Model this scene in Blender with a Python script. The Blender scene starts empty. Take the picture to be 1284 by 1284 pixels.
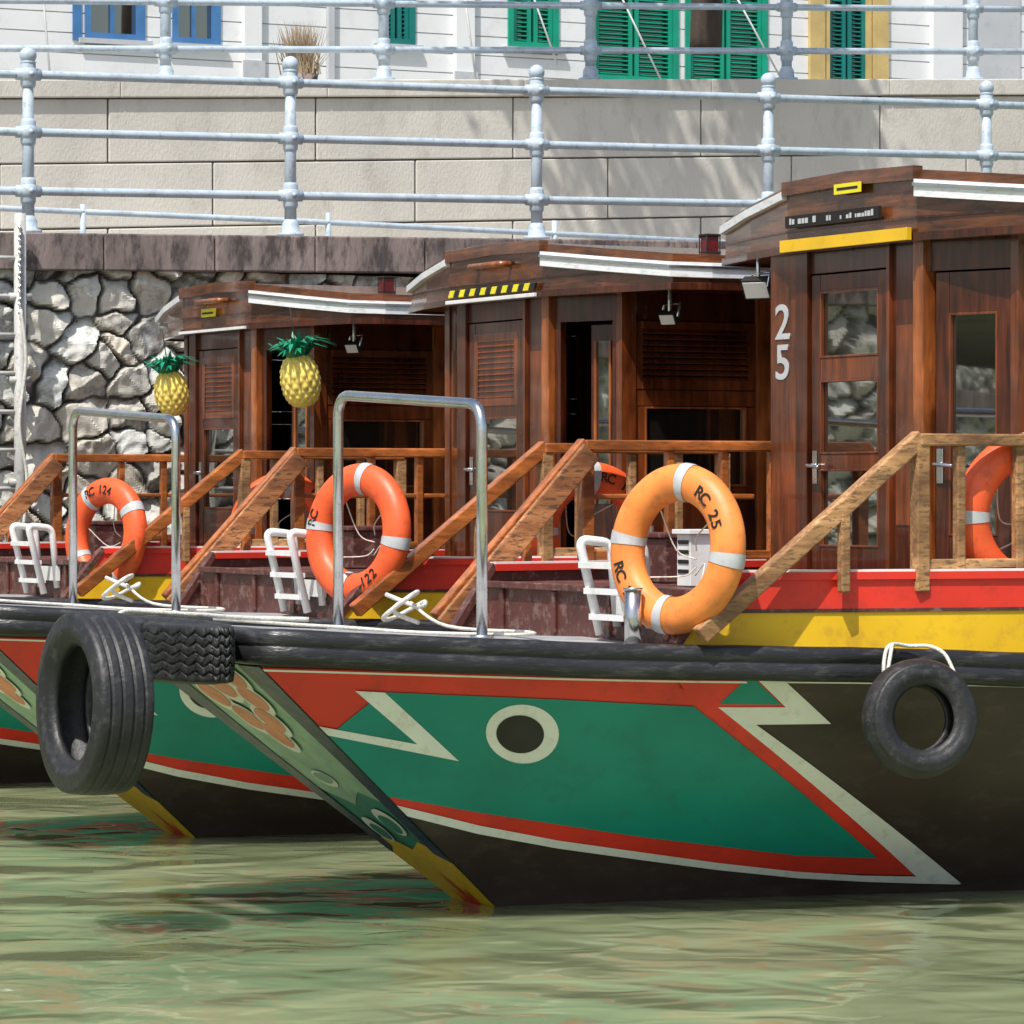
import bpy, bmesh, math, random
import numpy as np
from mathutils import Vector, Matrix, Quaternion
random.seed(7); rng=np.random.default_rng(11)
scene=bpy.context.scene
col=scene.collection
TH=math.radians(27); A2=np.array([math.cos(TH),math.sin(TH)]); B2=np.array([-A2[1],A2[0]])

# ------------------------------------------------------------------ materials
def newmat(name):
    m=bpy.data.materials.new(name); m.use_nodes=True
    nt=m.node_tree; b=nt.nodes['Principled BSDF']
    return m,nt,b
def nd(nt,t,**k):
    n=nt.nodes.new(t)
    for a,v in k.items():
        if a in n.inputs.keys(): n.inputs[a].default_value=v
        else: setattr(n,a,v)
    return n
def paint(name,c,rough=.4,var=.25,scale=3.0,bump=.15,metal=0.0,dirt=.25,stretch=(1,1,1),coat=0.0,dirtcol=None,fine=40,dlo=.52,dhi=.68):
    m,nt,b=newmat(name); L=nt.links.new
    tc=nd(nt,'ShaderNodeTexCoord'); mp=nd(nt,'ShaderNodeMapping'); mp.inputs['Scale'].default_value=stretch
    L(tc.outputs['Object'],mp.inputs[0])
    n1=nd(nt,'ShaderNodeTexNoise',Scale=scale,Detail=1.5,Roughness=.6); L(mp.outputs[0],n1.inputs['Vector'])
    r1=nd(nt,'ShaderNodeMapRange'); r1.inputs[1].default_value=.3; r1.inputs[2].default_value=.7
    r1.inputs[3].default_value=1-var; r1.inputs[4].default_value=1+var; L(n1.outputs['Fac'],r1.inputs[0])
    mul=nd(nt,'ShaderNodeVectorMath',operation='SCALE'); mul.inputs[0].default_value=c[:3]; L(r1.outputs[0],mul.inputs['Scale'])
    mx=nd(nt,'ShaderNodeMixRGB'); mx.blend_type='MIX'
    dc=dirtcol or tuple(x*.35+.02 for x in c[:3]); mx.inputs[2].default_value=(*dc,1)
    r2=nd(nt,'ShaderNodeMapRange'); r2.inputs[1].default_value=dlo; r2.inputs[2].default_value=dhi; r2.inputs[3].default_value=0; r2.inputs[4].default_value=dirt
    n3=nd(nt,'ShaderNodeTexNoise',Scale=scale*3.1,Detail=4.0,Roughness=.75); L(mp.outputs[0],n3.inputs['Vector'])
    L(n3.outputs['Fac'],r2.inputs[0]); L(r2.outputs[0],mx.inputs[0]); L(mul.outputs[0],mx.inputs[1]); L(mx.outputs[0],b.inputs['Base Color'])
    r3=nd(nt,'ShaderNodeMapRange'); r3.inputs[3].default_value=max(.03,rough-.12); r3.inputs[4].default_value=min(1,rough+.18); L(n3.outputs['Fac'],r3.inputs[0]); L(r3.outputs[0],b.inputs['Roughness'])
    b.inputs['Metallic'].default_value=metal; b.inputs['Coat Weight'].default_value=coat; b.inputs['Coat Roughness'].default_value=.12
    if bump>=.2:
        n2=nd(nt,'ShaderNodeTexNoise',Scale=fine,Detail=1.0,Roughness=.6); L(mp.outputs[0],n2.inputs['Vector'])
        bp=nd(nt,'ShaderNodeBump',Strength=bump,Distance=.01); L(n2.outputs['Fac'],bp.inputs['Height']); L(bp.outputs[0],b.inputs['Normal'])
    return m
def wood(name,c1,c2,rough=.35,coat=.4,stretch=(14,14,1.4),bump=.2,wear=0):
    m,nt,b=newmat(name); L=nt.links.new
    tc=nd(nt,'ShaderNodeTexCoord'); mp=nd(nt,'ShaderNodeMapping'); mp.inputs['Scale'].default_value=stretch
    L(tc.outputs['Object'],mp.inputs[0])
    n1=nd(nt,'ShaderNodeTexNoise',Scale=1.6,Detail=3.5,Roughness=.62,Distortion=.6); L(mp.outputs[0],n1.inputs['Vector'])
    n2=nd(nt,'ShaderNodeTexNoise',Scale=1.9,Detail=3.0,Roughness=.65); L(tc.outputs['Object'],n2.inputs['Vector'])
    cr=nd(nt,'ShaderNodeValToRGB'); e=cr.color_ramp.elements
    e[0].position=.3;e[0].color=(*c1,1);e[1].position=.72;e[1].color=(*c2,1); L(n1.outputs['Fac'],cr.inputs[0])
    r=nd(nt,'ShaderNodeMapRange'); r.inputs[1].default_value=.3;r.inputs[2].default_value=.7;r.inputs[3].default_value=.5;r.inputs[4].default_value=1.5; L(n2.outputs['Fac'],r.inputs[0])
    mul=nd(nt,'ShaderNodeVectorMath',operation='SCALE'); L(cr.outputs[0],mul.inputs[0]); L(r.outputs[0],mul.inputs['Scale'])
    last=mul.outputs[0]
    if wear>0:
        n4=nd(nt,'ShaderNodeTexNoise',Scale=7.0,Detail=3.0,Roughness=.75); L(mp.outputs[0],n4.inputs['Vector'])
        r4=nd(nt,'ShaderNodeMapRange'); r4.inputs[1].default_value=.5;r4.inputs[2].default_value=.62;r4.inputs[4].default_value=wear; L(n4.outputs['Fac'],r4.inputs[0])
        mx=nd(nt,'ShaderNodeMixRGB'); mx.inputs[2].default_value=(.10,.055,.03,1); L(r4.outputs[0],mx.inputs[0]); L(last,mx.inputs[1]); last=mx.outputs[0]
    L(last,b.inputs['Base Color'])
    r3=nd(nt,'ShaderNodeMapRange'); r3.inputs[3].default_value=max(.05,rough-.1); r3.inputs[4].default_value=rough+.2; L(n2.outputs['Fac'],r3.inputs[0]); L(r3.outputs[0],b.inputs['Roughness'])
    b.inputs['Coat Weight'].default_value=coat; b.inputs['Coat Roughness'].default_value=.07
    bp=nd(nt,'ShaderNodeBump',Strength=bump,Distance=.01); L(n1.outputs['Fac'],bp.inputs['Height']); L(bp.outputs[0],b.inputs['Normal'])
    return m
M={}
M['hull']=paint('hull_dark_brown_paint',(.046,.029,.026),.32,.2,2,.1,dirt=.4,dirtcol=(.10,.075,.065),stretch=(1,1,2))
M['red']=paint('red_paint',(.74,.04,.022),.36,.12,2.5,.1,dirt=.3)
M['green']=paint('green_paint',(.003,.25,.19),.34,.12,1.5,.1,dirt=.25)
M['cream']=paint('cream_paint',(.82,.82,.75),.4,.06,4,.1,dirt=.35,dirtcol=(.45,.42,.33))
M['black']=paint('black_paint',(.02,.018,.018),.4,.3,6,.1)
M['navy']=paint('navy_paint',(.012,.02,.065),.35,.25,3,.1)
M['yellow']=paint('yellow_paint',(.86,.52,.015),.36,.1,2,.1,dirt=.35,dirtcol=(.45,.22,.03))
M['palegreen']=paint('pale_green_paint',(.32,.48,.34),.45,.2,3,.1,dirt=.35)
M['midgreen']=paint('mid_green_paint',(.04,.22,.16),.45,.2,3,.1,dirt=.35)
M['salmon']=paint('salmon_paint',(.78,.26,.13),.45,.15,4,.1,dirt=.3)
M['rubber']=paint('gunwale_rubber',(.018,.018,.02),.34,.35,3,.25,dirt=.55,dirtcol=(.10,.095,.09),stretch=(.6,.6,3))
M['tyre']=paint('tyre_rubber',(.020,.020,.021),.48,.3,5,.3,dirt=.55,dirtcol=(.085,.08,.075))
M['deck']=paint('deck_grey_paint',(.36,.36,.36),.6,.2,3,.2,dirt=.6)
M['maroon']=paint('maroon_paint',(.10,.032,.026),.4,.3,4,.25,dirt=.6,dirtcol=(.24,.16,.13),dlo=.52,dhi=.62)
M['teak']=wood('varnished_teak_shaded',(.022,.0045,.0018),(.115,.025,.0065),rough=.26,coat=.55)  # wood darkened in its colour to carry the shadow below the eaves
M['teakM']=wood('varnished_teak_mid',(.065,.015,.0045),(.23,.056,.012),rough=.26,coat=.55)
M['teakH']=wood('varnished_teak_fascia',(.05,.013,.005),(.23,.07,.02),rough=.22,coat=.7,stretch=(2,2,16),wear=.45)
M['column']=wood('teak_column_lit',(.13,.032,.008),(.46,.135,.030),rough=.26,coat=.5)  # same teak, brightened in its colour as if sunlit
M['railwood']=wood('rail_wood_varnish',(.19,.045,.010),(.58,.18,.04),rough=.35,coat=.4,stretch=(2,9,9),wear=.5)
M['railtan']=wood('rail_wood_weathered',(.22,.10,.04),(.60,.33,.14),rough=.55,coat=.1,stretch=(2,9,9),wear=.75)
M['plank']=wood('gangplank_wood',(.16,.055,.02),(.46,.20,.075),rough=.5,coat=.15,stretch=(2,9,9),wear=.9)
M['dark']=paint('unlit_depth_and_dark_fittings',(.012,.008,.006),.7,.2,3,0)  # near-black: paints unlit depth behind openings, also colours dark fittings
M['white']=paint('white_paint',(.80,.80,.78),.4,.06,4,.08,dirt=.35,dirtcol=(.42,.40,.36))
M['alu']=paint('roof_edge_white',(.80,.81,.82),.3,.06,4,.08,dirt=.5,dirtcol=(.35,.34,.33),stretch=(1,1,4))
M['steel']=paint('brushed_steel',(.68,.68,.68),.2,.1,6,.05,metal=1,dirt=.3,dirtcol=(.3,.28,.26))
M['galv']=paint('railing_grey_blue_paint',(.46,.55,.63),.4,.12,5,.1,dirt=.55,dirtcol=(.24,.24,.25))
M['ringor']=paint('ring_orange',(.88,.12,.03),.42,.14,5,.1,dirt=.45)
M['ringfade']=paint('ring_faded_orange',(.88,.27,.055),.45,.2,5,.1,dirt=.5,dirtcol=(.45,.13,.05))
M['band']=paint('reflective_band',(.52,.53,.54),.35,.08,8,.1,dirt=.3)
M['ink']=paint('black_lettering',(.015,.015,.015),.6,.1,8,0,dirt=0)
M['rope']=paint('white_rope',(.66,.64,.57),.85,.15,20,.5,dirt=.45,fine=120)
M['redlens']=paint('red_lantern',(.12,.006,.008),.25,.1,5,0)
M['label']=paint('yellow_label',(.85,.72,.02),.45,.08,6,0,dirt=.1)
M['pine_y']=paint('pineapple_yellow',(.85,.64,.12),.5,.2,12,.1,dirt=.5,dirtcol=(.9,.8,.5))
M['pine_g']=paint('pineapple_leaf_green',(.01,.25,.13),.3,.3,6,.1)
m,nt,b=newmat('window_glass'); L=nt.links.new
b.inputs['Base Color'].default_value=(.02,.018,.015,1); b.inputs['Roughness'].default_value=.03; b.inputs['IOR'].default_value=1.5
gl=nd(nt,'ShaderNodeBsdfGlossy',Roughness=.015); gl.inputs['Color'].default_value=(.58,.58,.56,1)
tc=nd(nt,'ShaderNodeTexCoord'); nz=nd(nt,'ShaderNodeTexNoise',Scale=1.6,Detail=1.0); L(tc.outputs['Object'],nz.inputs['Vector'])
bp=nd(nt,'ShaderNodeBump',Strength=.12,Distance=.01); L(nz.outputs['Fac'],bp.inputs['Height']); L(bp.outputs[0],gl.inputs['Normal'])
mix=nd(nt,'ShaderNodeMixShader'); mix.inputs[0].default_value=.5
L(b.outputs[0],mix.inputs[1]); L(gl.outputs[0],mix.inputs[2]); L(mix.outputs[0],nt.nodes['Material Output'].inputs[0]); M['glass']=m

# ------------------------------------------------------------------ mesh builder
class MB:
    def __init__(s): s.v=[];s.f=[];s.m=[];s.mats=[];s.sm=[]
    def mi(s,k):
        if k not in s.mats: s.mats.append(k)
        return s.mats.index(k)
    def add(s,vs,fs,k,smooth=False):
        o=len(s.v); s.v+= [tuple(map(float,p)) for p in vs]; i=s.mi(k)
        for f in fs: s.f.append(tuple(o+j for j in f)); s.m.append(i); s.sm.append(smooth)
    def hexa(s,P,k):
        s.add(P,[(0,3,2,1),(4,5,6,7),(0,1,5,4),(1,2,6,5),(2,3,7,6),(3,0,4,7)],k)
    def box(s,x0,x1,y0,y1,z0,z1,k):
        s.hexa([(x0,y0,z0),(x1,y0,z0),(x1,y1,z0),(x0,y1,z0),(x0,y0,z1),(x1,y0,z1),(x1,y1,z1),(x0,y1,z1)],k)
    def beam(s,p0,p1,w,h,k,up=(0,0,1)):
        p0=Vector(p0);p1=Vector(p1);d=(p1-p0).normalized();up=Vector(up)
        l=d.cross(up)
        if l.length<1e-4: l=d.cross(Vector((1,0,0)))
        l.normalize();u=l.cross(d).normalized();l*=w/2;u*=h/2
        s.hexa([p0-l-u,p0+l-u,p1+l-u,p1-l-u,p0-l+u,p0+l+u,p1+l+u,p1-l+u],k)
    def tube(s,pts,r,k,n=10,closed=False,caps=True):
        pts=[Vector(p) for p in pts];N=len(pts);rs=r if hasattr(r,'__len__') else [r]*N
        vs=[];ref=None
        for i in range(N):
            if closed: t=pts[(i+1)%N]-pts[i-1]
            else: t=pts[min(i+1,N-1)]-pts[max(i-1,0)]
            t.normalize()
            if ref is None:
                ref=Vector((0,0,1)) if abs(t.z)<.9 else Vector((1,0,0))
                ref=(ref-t*ref.dot(t)).normalized()
            else:
                ref=(ref-t*ref.dot(t))
                if ref.length<1e-5: ref=t.orthogonal()
                ref.normalize()
            b=t.cross(ref)
            for j in range(n):
                a=2*math.pi*j/n; vs.append(pts[i]+(ref*math.cos(a)+b*math.sin(a))*rs[i])
        fs=[]
        for i in range(N if closed else N-1):
            for j in range(n):
                a=i*n+j;b2=i*n+(j+1)%n;c=((i+1)%N)*n+(j+1)%n;d=((i+1)%N)*n+j
                fs.append((a,b2,c,d))
        if caps and not closed:
            fs.append(tuple(range(n))[::-1]); fs.append(tuple((N-1)*n+j for j in range(n)))
        s.add(vs,fs,k,True)
    def grid(s,P,k,smooth=True,wrapj=False,wrapi=False):
        P=np.asarray(P,float);I,J=P.shape[:2];fs=[]
        for i in range(I if wrapi else I-1):
            for j in range(J if wrapj else J-1):
                fs.append((i*J+j,((i+1)%I)*J+j,((i+1)%I)*J+(j+1)%J,i*J+(j+1)%J))
        s.add(P.reshape(-1,3),fs,k,smooth)
    def sphere(s,c,r,k,n=14,m=9,sc=(1,1,1)):
        P=[[(c[0]+r*sc[0]*math.sin(math.pi*i/m)*math.cos(2*math.pi*j/n),c[1]+r*sc[1]*math.sin(math.pi*i/m)*math.sin(2*math.pi*j/n),c[2]+r*sc[2]*math.cos(math.pi*i/m)) for j in range(n)] for i in range(m+1)]
        s.grid(P,k,True,wrapj=True)
    def obj(s,name,parent=None,bevel=0,auto=True,loc=None,rot=None):
        me=bpy.data.meshes.new(name); me.from_pydata(s.v,[],s.f)
        for k in s.mats: me.materials.append(M[k])
        me.polygons.foreach_set('material_index',s.m); me.polygons.foreach_set('use_smooth',s.sm); me.update()
        bm=bmesh.new(); bm.from_mesh(me); bmesh.ops.recalc_face_normals(bm,faces=bm.faces); bm.to_mesh(me); bm.free()
        o=bpy.data.objects.new(name,me); col.objects.link(o)
        if parent: o.parent=parent
        if loc is not None: o.location=loc
        if rot is not None: o.rotation_euler=rot
        if bevel>0:
            md=o.modifiers.new('bevel','BEVEL'); md.width=bevel; md.segments=2; md.limit_method='ANGLE'; md.angle_limit=math.radians(50)
        return o
def empty(name,loc=(0,0,0),rz=0,parent=None):
    e=bpy.data.objects.new(name,None); e.empty_display_size=.2; col.objects.link(e); e.location=loc; e.rotation_euler=(0,0,rz)
    if parent: e.parent=parent
    return e
def fillet(pts,r,n=6):
    pts=[Vector(p) for p in pts];out=[pts[0]]
    for i in range(1,len(pts)-1):
        a=(pts[i-1]-pts[i]).normalized();b=(pts[i+1]-pts[i]).normalized()
        p0=pts[i]+a*r;p1=pts[i]+b*r
        for k in range(n+1):
            t=k/n; out.append(p0*(1-t)**2+pts[i]*2*t*(1-t)+p1*t*t)
    out.append(pts[-1]); return out
def smoothpath(pts,n=6):
    P=[Vector(p) for p in pts];out=[]
    for i in range(len(P)-1):
        p0=P[max(i-1,0)];p1=P[i];p2=P[i+1];p3=P[min(i+2,len(P)-1)]
        for k in range(n):
            t=k/n;out.append(.5*((2*p1)+(p2-p0)*t+(2*p0-5*p1+4*p2-p3)*t*t+(3*p1-p0-3*p2+p3)*t**3))
    out.append(P[-1]);return out
def text(s,size,k,parent,mat4,name='lettering',ext=.002):
    cu=bpy.data.curves.new(name,'FONT'); cu.body=s; cu.size=size; cu.extrude=ext; cu.align_x='CENTER'; cu.align_y='CENTER'; cu.offset=size*.012
    cu.materials.append(M[k]); o=bpy.data.objects.new(name,cu); col.objects.link(o); o.parent=parent; o.matrix_local=mat4; return o

# ------------------------------------------------------------------ hull shape
def herm(xs,ys):
    xs=np.array(xs,float);ys=np.array(ys,float);d=np.gradient(ys,xs)
    def f(x):
        x=np.clip(x,xs[0],xs[-1]);i=np.clip(np.searchsorted(xs,x,side='right')-1,0,len(xs)-2)
        h=xs[i+1]-xs[i];t=(x-xs[i])/h
        return (2*t**3-3*t**2+1)*ys[i]+(t**3-2*t**2+t)*h*d[i]+(-2*t**3+3*t**2)*ys[i+1]+(t**3-t**2)*h*d[i+1]
    return f
gw=herm([-1.5,0,1.5,2.8,5,7,10],[.86,1.22,1.53,1.75,1.95,2.0,1.8])
ww=herm([0,1.5,3,5,7,10],[.24,.46,.8,1.3,1.5,1.4])
zg=herm([-1.5,0.1,1.5,2.5,4,7,10],[1.42,1.34,1.30,1.26,1.23,1.25,1.4])
def surf(st,t):
    ug=-1.5+1.15*st; g=np.array([ug,-gw(ug),zg(ug)]); w=np.array([st,-ww(st),0.0])
    if t<0: return w+np.array([0,0.10*(-t)*2,t*1.3])
    p=w+(g-w)*t; ex=t if t<.885 else .885*(1-t)/.115
    p[0]-=.22*ex*max(0,1-max(st,0)/1.5)**1.5
    p[1]-=4*t*(1-t)*.05*min(1,max(st,0)/2); return p
def snorm(st,t):
    t=min(t,.88); e=1e-3; a=surf(st+e,t)-surf(st-e,t) if st>e else surf(st+e,t)-surf(st,t); b=surf(st,t+e)-surf(st,t-e)
    n=np.cross(a,b); n/=np.linalg.norm(n)
    return n if n[1]<0 else -n
def sheet(mb,poly,k,mapf,su,sv):
    bm=bmesh.new(); vs=[bm.verts.new((p[0],p[1],0)) for p in poly]; bm.faces.new(vs)
    bmesh.ops.triangulate(bm,faces=bm.faces[:])
    xs=[p[0] for p in poly];ys=[p[1] for p in poly]
    for lo,hi,st,ax in ((min(xs),max(xs),su,0),(min(ys),max(ys),sv,1)):
        c=math.ceil(lo/st)*st
        while c<hi:
            if c>lo+1e-6:
                co=[0,0,0];co[ax]=c;no=[0,0,0];no[ax]=1
                bmesh.ops.bisect_plane(bm,geom=bm.verts[:]+bm.edges[:]+bm.faces[:],plane_co=co,plane_no=no,dist=1e-7)
            c+=st
    bm.verts.index_update()
    mb.add([mapf(v.co.x,v.co.y) for v in bm.verts],[tuple(v.index for v in f.verts) for f in bm.faces],k,True); bm.free()
def ell(cx,cy,rx,ry,n=40,sk=0): return [(cx+rx*math.cos(2*math.pi*i/n)+sk*math.sin(2*math.pi*i/n),cy+ry*math.sin(2*math.pi*i/n)) for i in range(n)]
def band(up,lo): return up+lo[::-1]
PAT=[
 ('red',1,[(0,.37),(.26,.30),(.93,.19),(1.68,.10),(2.31,.075),(1.71,.771),(1.60,.88),(0,.88)]),
 ('red',1,[(1.55,.771),(2.013,.775),(1.96,.88),(1.55,.88)]),
 ('cream',2,[(1.955,.88),(2.07,.88),(2.183,.71),(1.837,.706),(2.013,.775)]),
 ('cream',2,[(1.708,.773),(2.013,.775),(1.837,.706),(1.80,.67)]),
 ('cream',2,[(1.708,.773),(1.837,.706),(2.5,.038),(2.28,.07)]),
 ('cream',3,band([(0,.388),(.28,.311),(.589,.25),(.933,.201),(1.296,.150),(1.676,.106),(2.0,.084),(2.291,.074),(2.5,.038)],[(0,.347),(.244,.278),(.559,.219),(.906,.17),(1.272,.121),(1.66,.079),(2.0,.057),(2.27,.044),(2.49,.036)])),
 ('green',2,[(1.72,.785),(1.90,.88),(1.945,.88),(2.0,.785)]),
 ('green',3,[(.376,.805),(1.043,.794),(1.603,.776),(2.115,.157),(1.715,.174),(.982,.262),(.33,.36),(0,.42),(0,.64)]),
 ('cream',4,[(.268,.808),(.376,.805),(.437,.555),(.325,.616)]),
 ('cream',4,[(.437,.555),(0,.644),(0,.676),(.325,.616)]),
 ('cream',4,ell(.793,.661,.150,.112,sk=.09)),
 ('black',5,ell(.783,.661,.098,.072,sk=.058)),
 ('cream',1,[(2.075,.868),(10,.868),(10,.882),(2.075,.882)]),
 ('cream',6,[(0,.872),(1.9,.872),(1.9,.879),(0,.879)]),
]
def face_pt(p,t,off=0):
    n=Vector((-1.42,0,-1.72)).normalized(); h=.24+.62*t
    return np.array([-1.72*t+n.x*off, p*h, 1.42*t+n.z*off])
FACE=[
 ('midgreen',1,[(-1,-.1),(1,-.1),(1,.5),(-1,.5)]),
 ('palegreen',2,[(-1,.36),(-.3,.42),(.2,.36),(1,.44),(1,.885),(-1,.885)]),
 ('yellow',3,[(-1,-.25),(1,-.25),(1,.2),(.5,.25),(0,.2),(-.5,.24),(-1,.19)]),
 ('red',4,[(-.5,-.2),(.5,-.2),(.35,.05),(.15,0),(0,.12),(-.2,.02),(-.35,.07)]),
 ('navy',4,[(-1,.17),(-.66,.2),(-.70,.55),(-.66,.885),(-1,.885)]),
 ('navy',4,[(1,.17),(.66,.2),(.70,.55),(.66,.885),(1,.885)]),
 ('cream',5,ell(-.30,.31,.26,.05)),('midgreen',6,ell(-.28,.303,.2,.034)),
 ('cream',5,ell(.36,.27,.22,.045)),('midgreen',6,ell(.34,.263,.17,.03)),
 ('cream',5,ell(.15,.46,.22,.03)),('palegreen',6,ell(.15,.464,.18,.02)),
]
for (cx,cy) in [(0,.80),(-.34,.76),(.34,.76),(-.2,.68),(.2,.68),(0,.62),(-.38,.84),(.38,.84)]:
    FACE.append(('cream',7,ell(cx,cy,.205,.058))); FACE.append(('salmon',8,ell(cx,cy+.004,.165,.043)))

def build_boat(name,O,dz=0.0,du=0.0,variant='A'):
    root=empty(name,(O[0],O[1],0),TH)
    mb=MB()
    sts=list(np.linspace(0,1.5,31))+list(np.linspace(1.6,10,85)); ts=[-.35,-.15,0]+list(np.linspace(.06,.885,14))+[.96,1]
    for sgn in (1,-1):
        P=np.array([[surf(s,t) for t in ts] for s in sts]); P[:,:,1]*=sgn; mb.grid(P,'hull')
        for k,l,poly in PAT:
            def mf(x,y,l=l,sgn=sgn):
                x=max(x,0); q=surf(x,y)+snorm(x,y)*.0025*l; return (q[0],q[1]*sgn,q[2])
            sheet(mb,poly,k,mf,.08,.07)
    P=[[face_pt(p,t) for p in np.linspace(-1,1,5)] for t in (-.35,0,.5,.885)]; mb.grid(P,'hull',False)
    mb.grid([[face_pt(p,.885) for p in (-1,1)],[(-1.5,-.86,1.42),(-1.5,.86,1.42)]],'hull',False)
    for i,(k,l,poly) in enumerate(FACE): sheet(mb,poly,k,lambda x,y,l=l,i=i:face_pt(x,y,.0022*l+.00006*i),.5,.3)
    P=np.array([[surf(10,t)*np.array([1,s,1]) for t in ts] for s in (1,-1)]); mb.grid(P,'hull',False)
    mb.obj('hull',root)
    mb=MB(); us=np.linspace(-1.5,10,60)
    mb.grid([[(u,-gw(u),zg(u)-.02),(u,0,zg(u)+.01),(u,gw(u),zg(u)-.02)] for u in us],'deck')
    mb.obj('deck',root)
    mb=MB(); pth=[(u,-float(gw(u)),float(zg(u))) for u in np.linspace(10,-1.46,80)]
    pth+= [(-1.515,-.82,1.42),(-1.53,-.7,1.42)]; pth+=[(-1.53,0,1.42)]; pth=pth+[(x,-y,z) for x,y,z in pth[-2::-1]]
    prof=[(-.05,.012),(.03,.014),(.052,.002),(.060,-.02),(.062,-.052),(.053,-.060),(.053,-.068),(.064,-.078),(.064,-.120),(.055,-.147),(.02,-.158),(-.05,-.158)]
    rows=[]
    for i,p in enumerate(pth):
        q0=Vector(pth[max(i-1,0)]);q1=Vector(pth[min(i+1,len(pth)-1)]);d=(q1-q0);d.z=0;d.normalize()
        n=Vector((d.y,-d.x,0))
        if n.dot(Vector((p[0]-4,p[1]*3,0)))<0: n=-n
        wv=.002*math.sin(i*1.7)+.0015*math.sin(i*.9)
        rows.append([(p[0]+n.x*(a+wv),p[1]+n.y*(a+wv),p[2]+b+wv*.6) for a,b in prof])
    mb.grid(rows,'rubber',True,wrapj=True)
    mb.obj('gunwale_fender',root)
    # bulwark
    mb=MB(); ztop=1.66
    for sgn in (1,-1):
        def bm_(off):
            return lambda x,y:(x,sgn*(-(float(gw(x))-.09)-off),y)
        zb=lambda u: float(zg(u))
        full=[(.50,zb(.5)),(.74,ztop)]+[(u,ztop) for u in (2,4,6,8,10)]+[(u,zb(u)) for u in (10,7,5,4,3,2.5,2,1.5,1)]
        sheet(mb,full,'yellow',bm_(0),.3,1); sheet(mb,full,'maroon',bm_(-.05),.3,1)
        red=[(.655,1.50),(.74,ztop),(10,ztop),(10,1.50)]; sheet(mb,red,'red',bm_(.004),.3,1)
        sheet(mb,[(.655,1.487),(.67,1.505),(10,1.505),(10,1.487)],'maroon',bm_(.008),.3,1)
        us=np.linspace(.74,10,30)
        def strip(off0,off1,z0,z1,k):
            rows=[]
            for u in us:
                y0=-(float(gw(u))-.09)-off0;y1=-(float(gw(u))-.09)-off1
                rows.append([(u,sgn*y0,z0),(u,sgn*y1,z0),(u,sgn*y1,z1),(u,sgn*y0,z1)])
            mb.grid(rows,k,False,wrapj=True)
            mb.add(rows[0],[(0,1,2,3)],k)
        strip(-.065,.02,ztop-.012,ztop+.025,'red'); strip(-.06,.012,ztop+.0252,ztop+.036,'white')  # white strip on the cap paints its sunlit highlight
        u0,u1=.49,.745
        y=lambda u,o:sgn*(-(float(gw(u))-.09)-o)
        mb.hexa([(u0,y(u0,-.06),zb(u0)),(u0,y(u0,.015),zb(u0)),(u1,y(u1,.015),ztop),(u1,y(u1,-.06),ztop),
                 (u0-.03,y(u0,-.06),zb(u0)+.02),(u0-.03,y(u0,.015),zb(u0)+.02),(u1-.02,y(u1,.015),ztop+.03),(u1-.02,y(u1,-.06),ztop+.03)],'maroon')
    mb.obj('bulwark',root)
    # raised deck
    mb=MB(); us=np.linspace(.62,10,24)
    g=lambda u: float(gw(u))-.16
    rows=[[(u,-g(u),1.3),(u,-g(u),1.59),(u,g(u),1.59),(u,g(u),1.3)] for u in us]
    mb.grid(rows,'maroon',False); mb.add(rows[0],[(0,1,2,3)],'maroon')
    mb.box(.585,.615,-g(.6)+.05,g(.6)-.05,1.565,1.60,'maroon')
    for v in (-.9,-.3,.3,.9): mb.box(.60,.617,v-.02,v+.02,1.34,1.56,'maroon')
    mb.obj('raised_deck',root,bevel=.004)
    # rails
    mb=MB()
    for sgn in (-1,1):
        v=sgn*1.47; k='railtan' if (variant=='A' and sgn<0) else 'railwood'
        kk='railtan' if sgn<0 else 'railwood'; ku=1.70 if sgn<0 else 1.40; sl=(2.335-1.37)/(ku-.50)
        mb.beam((.50,v+(.05 if sgn<0 else 0),1.385),(ku+.02,v,2.345),.075,.085,k)
        mb.beam((ku,v,2.335),(2.95,v,2.335),.09,.06,k)
        if sgn>0: mb.beam((.50,v-.10,1.34),(ku,v-.10,2.30),.03,.13,'plank')
        for u in (1.28,ku+.02,1.95,2.3,2.62,2.93):
            if sgn>0 and u==1.28: u=1.05
            zt=2.31 if u>=ku else 1.37+(u-.50)*sl-.03
            w=.075 if u in (ku+.02,2.93) else .05
            mb.box(u-w/2,u+w/2,v-w/2,v+w/2,1.585,zt,kk)
        mb.beam((ku,v,1.72),(2.93,v,1.72),.04,.05,kk)
    mb.beam((2.5,1.47,2.05),(1.42,1.47,2.05),.03,.03,'railwood')
    mb.obj('deck_rails',root,bevel=.008)
    # bow hoop
    mb=MB(); z0=1.37
    mb.tube(fillet([(-.37,-.82,z0),(-.37,-.82,2.50),(-.40,.79,2.58),(-.40,.79,z0)],.13,8),.027,'steel',14)
    for vv,uu in ((-.82,-.37),(.79,-.40)): mb.tube([(uu,vv,z0-.01),(uu,vv,z0+.015)],.06,'steel',14)
    mb.obj('bow_hoop',root)
    mb=MB()
    for (u,v) in ((.31,-1.10),):
        mb.tube([(u,v,1.32),(u,v,1.60)],.042,'steel',16); mb.tube([(u,v,1.60),(u,v,1.612)],.048,'steel',16)
        mb.tube([(u,v,1.31),(u,v,1.335)],.07,'steel',16)
    if variant=='A': mb.obj('mooring_bitt',root)
    # boarding ladder
    mb=MB()
    for dv in (0,.34):
        mb.tube(fillet([(.50,-.75+dv,1.36),(.38,-.75+dv,1.84),(.56,-.75+dv,1.82),(.60,-.75+dv,1.40)],.05,5),.024,'white',10)
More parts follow.
